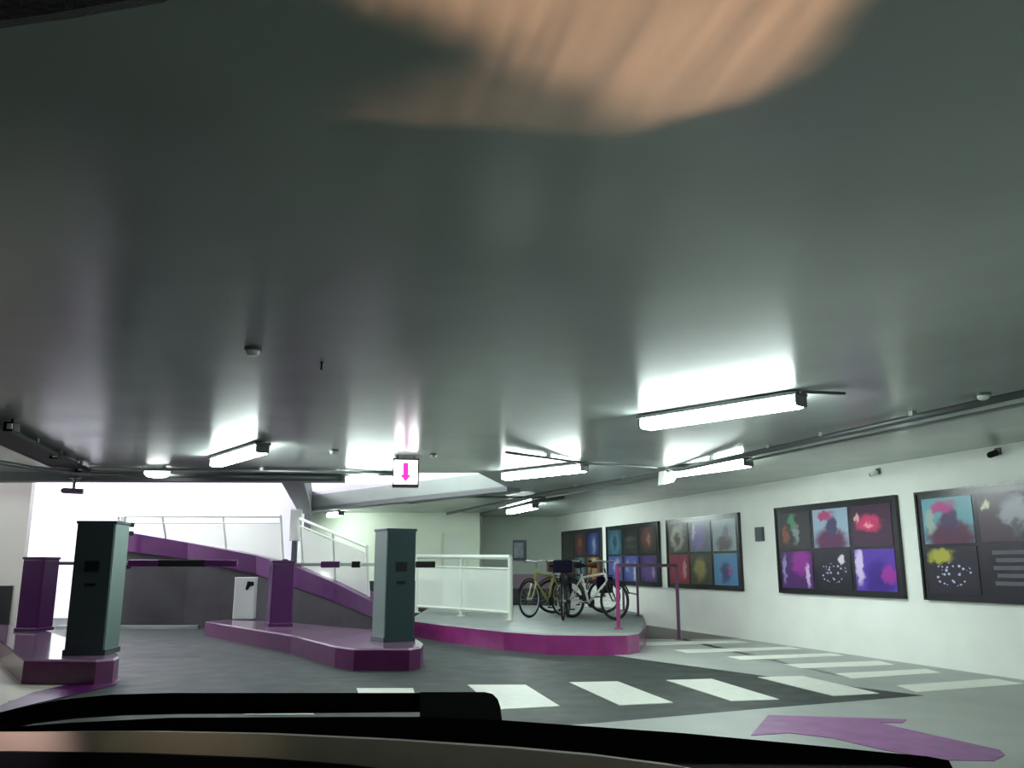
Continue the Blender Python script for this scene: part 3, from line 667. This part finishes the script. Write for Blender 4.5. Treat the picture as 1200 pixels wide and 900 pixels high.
MB().lathe([(.0, 0), (.17, 0), (.18, -.03), (.0, -.031)], seg=28).build('base', 'white', t, True)
MB().lathe([(.165, -.03), (.17, -.08), (.13, -.12), (.05, -.135), (.0, -.136)], seg=28).build('dome', 'bulk', t, True)
# three unseen lights added to brighten the walls and ceiling
tube_light('added unseen fluorescent light over the lane behind the car', Vector((1.2, -1.2, ZT)), Vector((2.2, -2.2, ZT)))
tube_light('added unseen fluorescent light near the right wall beside the car', Vector((4.2, 2.6, ZT)), Vector((5.2, 1.6, ZT)))
tube_light('added unseen fluorescent light over the far left lane before the cream wall', Vector((-11.0, 11.6, ZT)), Vector((-9.9, 10.5, ZT)))
# flood lamp box
c = G(783, 561, 2.40)
t = thing('flood_lamp', 'white boxy lamp hanging at the joint of the ceiling conduit', 'lamp', (c.x, c.y, 2.55), math.radians(20))
MB().box((0, 0, -.03), (.05, .05, .06)).build('bracket', 'steel', t)
MB().hull([(-.12, -.08, -.24), (.04, -.08, -.20), (.12, -.08, -.08), (-.10, -.08, -.05)], [(-.12, .08, -.24), (.04, .08, -.20), (.12, .08, -.08), (-.10, .08, -.05)]).build('lamp_body', 'white', t)
MB().box((-.03, -.085, -.14), (.12, .012, .10), bev=.004).build('lens', 'bulk', t)
# arrow sign
Ys = 10.5; s0 = AY(462, 538, Ys); s1 = AY(489, 569, Ys)
wS = s1.x - s0.x; hS = s0.z - s1.z
t = thing('exit_arrow_sign', 'backlit white square sign with a magenta arrow pointing down, hung from the ceiling', 'sign', ((s0.x + s1.x) / 2, Ys, s1.z), math.radians(8))
MB().box((0, .11, hS / 2), (wS + .03, .2, hS + .02), bev=.006).build('casing', 'signside', t)
MB().box((0, .004, hS / 2), (wS, .02, hS - .02), bev=.003).build('face', 'signface', t)
az = hS / 2
for x, z, sx, sz in ((0, hS - .006, wS + .03, .018), (0, .006, wS + .03, .018), (-wS / 2 - .006, az, .018, hS), (wS / 2 + .006, az, .018, hS)):
    MB().box((x, -.004, z), (sx, .03, sz)).build('frame_strip', 'pipe', t)
prof = [(-.034, az + .12), (.034, az + .12), (.034, az - .03), (.072, az - .03), (0, az - .12), (-.072, az - .03), (-.034, az - .03)]
MB().hull([(x, -.012, z) for x, z in prof], [(x, -.004, z) for x, z in prof]).build('arrow', 'signarrow', t)
for s in (-1, 1): MB().box((s * wS * .35, .11, hS + .02), (.02, .02, max(.02, 2.55 - s0.z)), bev=.003).build('hanger', 'pipe', t)

# ------------------------------------------------------------------ conduits and small ceiling things
def conduit(label, pts, r, m, clips=(), grp=None):
    t = thing('conduit', label, 'conduit', (pts[0].x, pts[0].y, pts[0].z), 0, grp)
    O = pts[0]
    MB().tube([p - O for p in pts], r).build('pipe', m, t, True)
    for k in clips:
        i = min(int(k), len(pts) - 2); p = lerp(pts[i], pts[i + 1], k - i) - O
        MB().box(p + Vector((0, 0, .03)), (.05, .05, max(.06, 2.55 - pts[0].z + .02)), rz=RZW, bev=.004).build('clip', 'steel', t)
    return t
zc = 2.49
ln = [(1260, 447.5), (780, 554), (640, 578), (524, 602)]
conduit('thick dark conduit running along the ceiling beside the right wall', [G(u, v, zc) for u, v in ln], .032, 'pipe', (.25, .45, .6, .8, 1.3, 1.7))
conduit('thin steel conduit running below the thick one along the right wall', [G(u, v + (14 if u > 1000 else 5), zc) for u, v in ln[:3]], .018, 'steel', ())
conduit('thin pipe crossing the ceiling above the middle fluorescent light', [G(593, 530, 2.52), G(688, 543, 2.52), G(770, 548, 2.52)], .016, 'pipe', (.5,))
conduit('short pipe feeding the large fluorescent light from the right', [G(938, 459, 2.52), G(990, 461, 2.52)], .013, 'pipe')
conduit('pale pipe along the front of the ramp opening beam', [G(104, 549, 2.51), G(390, 553, 2.51), G(458, 556, 2.51)], .025, 'steel', (.3, .7))
conduit('dark pipe beneath the pale one along the ramp opening beam', [G(104, 556, 2.46), G(400, 560, 2.46)], .03, 'pipe')
conduit('thin dark pipe along the edge of the low far ceiling', [G(480, 590, 2.5), G(540, 582, 2.5), G(640, 583, 2.5)], .02, 'pipe')
conduit('far dark pipe bundle beside the small far light', [G(560, 604, 2.5), G(620, 589, 2.5), G(660, 583, 2.5)], .035, 'pipe')
# left cable tray
tr = thing('cable_tray', 'dark cable tray slanting along the ceiling at far left', 'cable tray', (0, 0, 0))
L0, L1 = G(-60, 466, 2.5), G(104, 550, 2.5)
def strip(a, b, w_, z0, z1, name, m):
    d = (b - a); d.z = 0; d.normalize(); s = Vector((-d.y, d.x, 0)) * w_ / 2
    MB().prism([a - s, b - s, b + s, a + s], z0, z1).build(name, m, tr)
strip(L0, L1, .05, 2.46, 2.50, 'side_rail', 'black')
sft = Vector((-.34, .0, 0)); strip(L0 + sft, L1 + sft + Vector((0, 0, 0)), .04, 2.46, 2.50, 'side_rail', 'black')
strip(L0 + sft / 2, L1 + sft / 2, .3, 2.462, 2.468, 'tray_bed', 'black')
for k in (.1, .3, .5, .7, .9):
    p = lerp(L0, L1, k); MB().tube([Vector((p.x, p.y, 2.5)), Vector((p.x, p.y, 2.55))], .012).build('hanger', 'pipe', tr)
for u, v, lab in ((14, 497, 'dark clamp-on spot lamp above the left cable tray, nearest the edge'), (66, 531, 'dark clamp-on spot lamp in the middle of the left cable tray'), (95, 547, 'dark clamp-on spot lamp at the far end of the left cable tray')):
    p = G(u, v, 2.50)
    t = thing('spot_lamp', lab, 'lamp', (p.x, p.y, 2.55), 0, 'clamp-on lamps on the left cable tray')
    MB().tube([(0, 0, 0), (0, 0, -.05)], .012).build('stem', 'black', t)
    MB().box((0, 0, -.08), (.10, .12, .09), bev=.012).build('lamp_body', 'black', t)
    MB().box((.02, -.065, -.08), (.05, .012, .05), bev=.003).build('lens', 'white', t)
conduit('thin dark cable running beneath the left cable tray towards the wall', [G(-40, 535, 2.42), G(40, 549, 2.42), G(104, 556, 2.42)], .03, 'pipe')
# ceiling camera left
c = AY(87, 566, 12.2)
t = thing('security_camera', 'small security camera hanging below the beam above the left ticket pillar', 'camera', (c.x, 12.2, 2.55))
MB().box((0, 0, -.06), (.16, .1, .12), bev=.01).build('mount', 'signside', t)
z = AY(87, 575, 12.2).z - 2.55
MB().tube([(0, 0, -.1), (0, 0, z)], .02).build('stem', 'pipe', t)
MB().tube([(-.14, -.02, z), (.12, .04, z - .01)], .04, 12).build('camera_body', 'signside', t)
MB().tube([(-.16, -.025, z), (-.14, -.02, z)], .03, 12).build('lens', 'black', t)
# smoke detectors
def detector(u, v, r, label, m='cream', name='smoke_detector', cat='smoke detector'):
    p = G(u, v, 2.55)
    t = thing(name, label, cat, (p.x, p.y, 2.55), 0, 'round devices on the ceiling')
    MB().lathe([(0, 0), (r, 0), (r, -r * .3), (0, -r * .31)], seg=20).build('base', 'pipe', t)
    MB().lathe([(r * .8, -r * .3), (r * .7, -r * .75), (r * .35, -r * .9), (0, -r * .91)], seg=20).build('dome', m, t, True)
detector(297, 408, .055, 'small beige smoke detector alone on the left half of the ceiling')
detector(391, 527, .06, 'small white round sensor on the ceiling, left of the arrow sign', 'white')
detector(1152, 461, .06, 'small pale detector on the ceiling beside the right conduit', 'cream')
detector(508, 532, .05, 'tiny pale sensor on the ceiling just right of the arrow sign', 'cream')
p = G(377, 424, 2.55)
t = thing('ceiling_hook', 'short thin dark hook hanging from the ceiling right of the smoke detector', 'hook', p)
MB().tube([(0, 0, 0), (0, 0, -.055)], .007).build('rod', 'black', t); MB().lathe([(.012, 0), (.012, -.006), (0, -.007)], seg=10).build('plate', 'black', t)
# wall cameras
def wallcam(s, z, label, bullet):
    t = thing('security_camera', label, 'camera', WP(s, z, 0), RZW, 'security cameras on the right wall')
    MB().box((0, -.01, .04), (.08, .02, .08), bev=.004).build('mount', 'pipe', t)
    MB().tube([(0, -.02, .04), (0, -.07, .02)], .012).build('arm', 'pipe', t)
    MB().tube([(.035, -.07, .02), (-.045, -.09, 0)], .036, 12).build('camera_body', 'black' if bullet else 'white', t)
    MB().tube([(-.045, -.09, 0), (-.06, -.092, -.002)], .028, 12).build('lens', 'black', t)
wallcam(-.83, 2.42, 'small pale security camera high on the wall above the violet poster', False)
wallcam(-2.80, 2.44, 'small black security camera high on the wall above the nearest poster', True)

# ------------------------------------------------------------------ the car: dashboard, cowl, wiper, visor
car = thing('car_dashboard', 'black car dashboard with a brown beige strip along the bottom of the view', 'dashboard', (0, .7, 1.0))
def slab(pix_top, pix_bot, Y0, Y1, name, m, parent, O, dz=None):
    if dz is None: dz = -.17 * (Y1 - Y0)
    A = [AY(u, v, Y0) - O for u, v in pix_top] + [AY(u, v, Y0) - O for u, v in reversed(pix_bot)]
    Bq = [p + Vector((0, Y1 - Y0, dz)) for p in A]
    return MB().hull(A, Bq).build(name, m, parent)
O = Vector(car.location)
slab([(-60, 858), (0, 858), (150, 857), (300, 860), (450, 867), (600, 877), (700, 886), (800, 899), (830, 905)],
     [(-60, 881), (0, 881), (150, 883), (300, 889), (400, 897), (450, 903), (600, 912), (700, 915), (830, 918)], .68, .74, 'trim_strip', 'trim', car, O)
slab([(-60, 881), (0, 881), (150, 883), (300, 889), (400, 897), (450, 903), (830, 918), (1300, 960)], [(-60, 1100), (0, 1100), (150, 1100), (300, 1100), (400, 1100), (450, 1100), (830, 1100), (1300, 1100)], .66, .72, 'lower_dashboard', 'dash', car, O)
cw = thing('car_cowl', 'black cowl of the car behind the dashboard strip, below the wiper', 'car part', (0, 1.0, 1.0))
O = Vector(cw.location)
slab([(-80, 862), (0, 853), (80, 847), (200, 841), (400, 840), (495, 840), (590, 844), (800, 859), (960, 874), (1040, 882), (1085, 886), (1112, 891), (1118, 903)],
     [(-80, 1000), (0, 1000), (80, 1000), (200, 1000), (400, 1000), (495, 1000), (590, 1000), (800, 1000), (960, 1000), (1040, 1000), (1085, 1000), (1110, 1000), (1118, 1000)], .95, 1.0, 'cowl_panel', 'dash', cw, O)
slab([(-80, 862), (300, 862), (600, 880), (800, 900), (1118, 905)], [(-80, 1000), (300, 1000), (600, 1000), (800, 1000), (1118, 1000)], .80, .95, 'defroster_ledge', 'dash', cw, O)
wp = thing('windscreen_wiper', 'black wiper lying low across the windscreen with a thick knobbed end', 'wiper', (0, 1.1, 1.0))
O = Vector(wp.location)
slab([(-80, 848), (0, 835), (20, 830), (70, 820), (130, 814), (200, 812), (400, 812), (500, 812)], [(-80, 868), (0, 852), (20, 848), (70, 842), (130, 838), (200, 836.5), (400, 835), (500, 834)], 1.08, 1.12, 'wiper_blade', 'dash', wp, O)
slab([(492, 811), (568, 811), (577, 813), (583, 819), (586, 828), (588, 842)], [(492, 846), (510, 846), (530, 846), (550, 847), (570, 847), (588, 847)], 1.06, 1.10, 'wiper_arm', 'black', wp, O)
vs = thing('sun_visor', 'dark fuzzy corner of a sun visor at the top left', 'sun visor', (-.2, .34, 1.4))
O = Vector(vs.location)
vz = mat('visor cloth', (.010, .008, .008), .9, bump=.5, bscale=300)
slab([(-260, -80), (-40, -80), (170, -60), (300, -80), ], [(-260, 40), (-40, 30), (60, 16), (168, -3)], .34, .36, 'visor_pad', vz, vs, O, dz=.012)
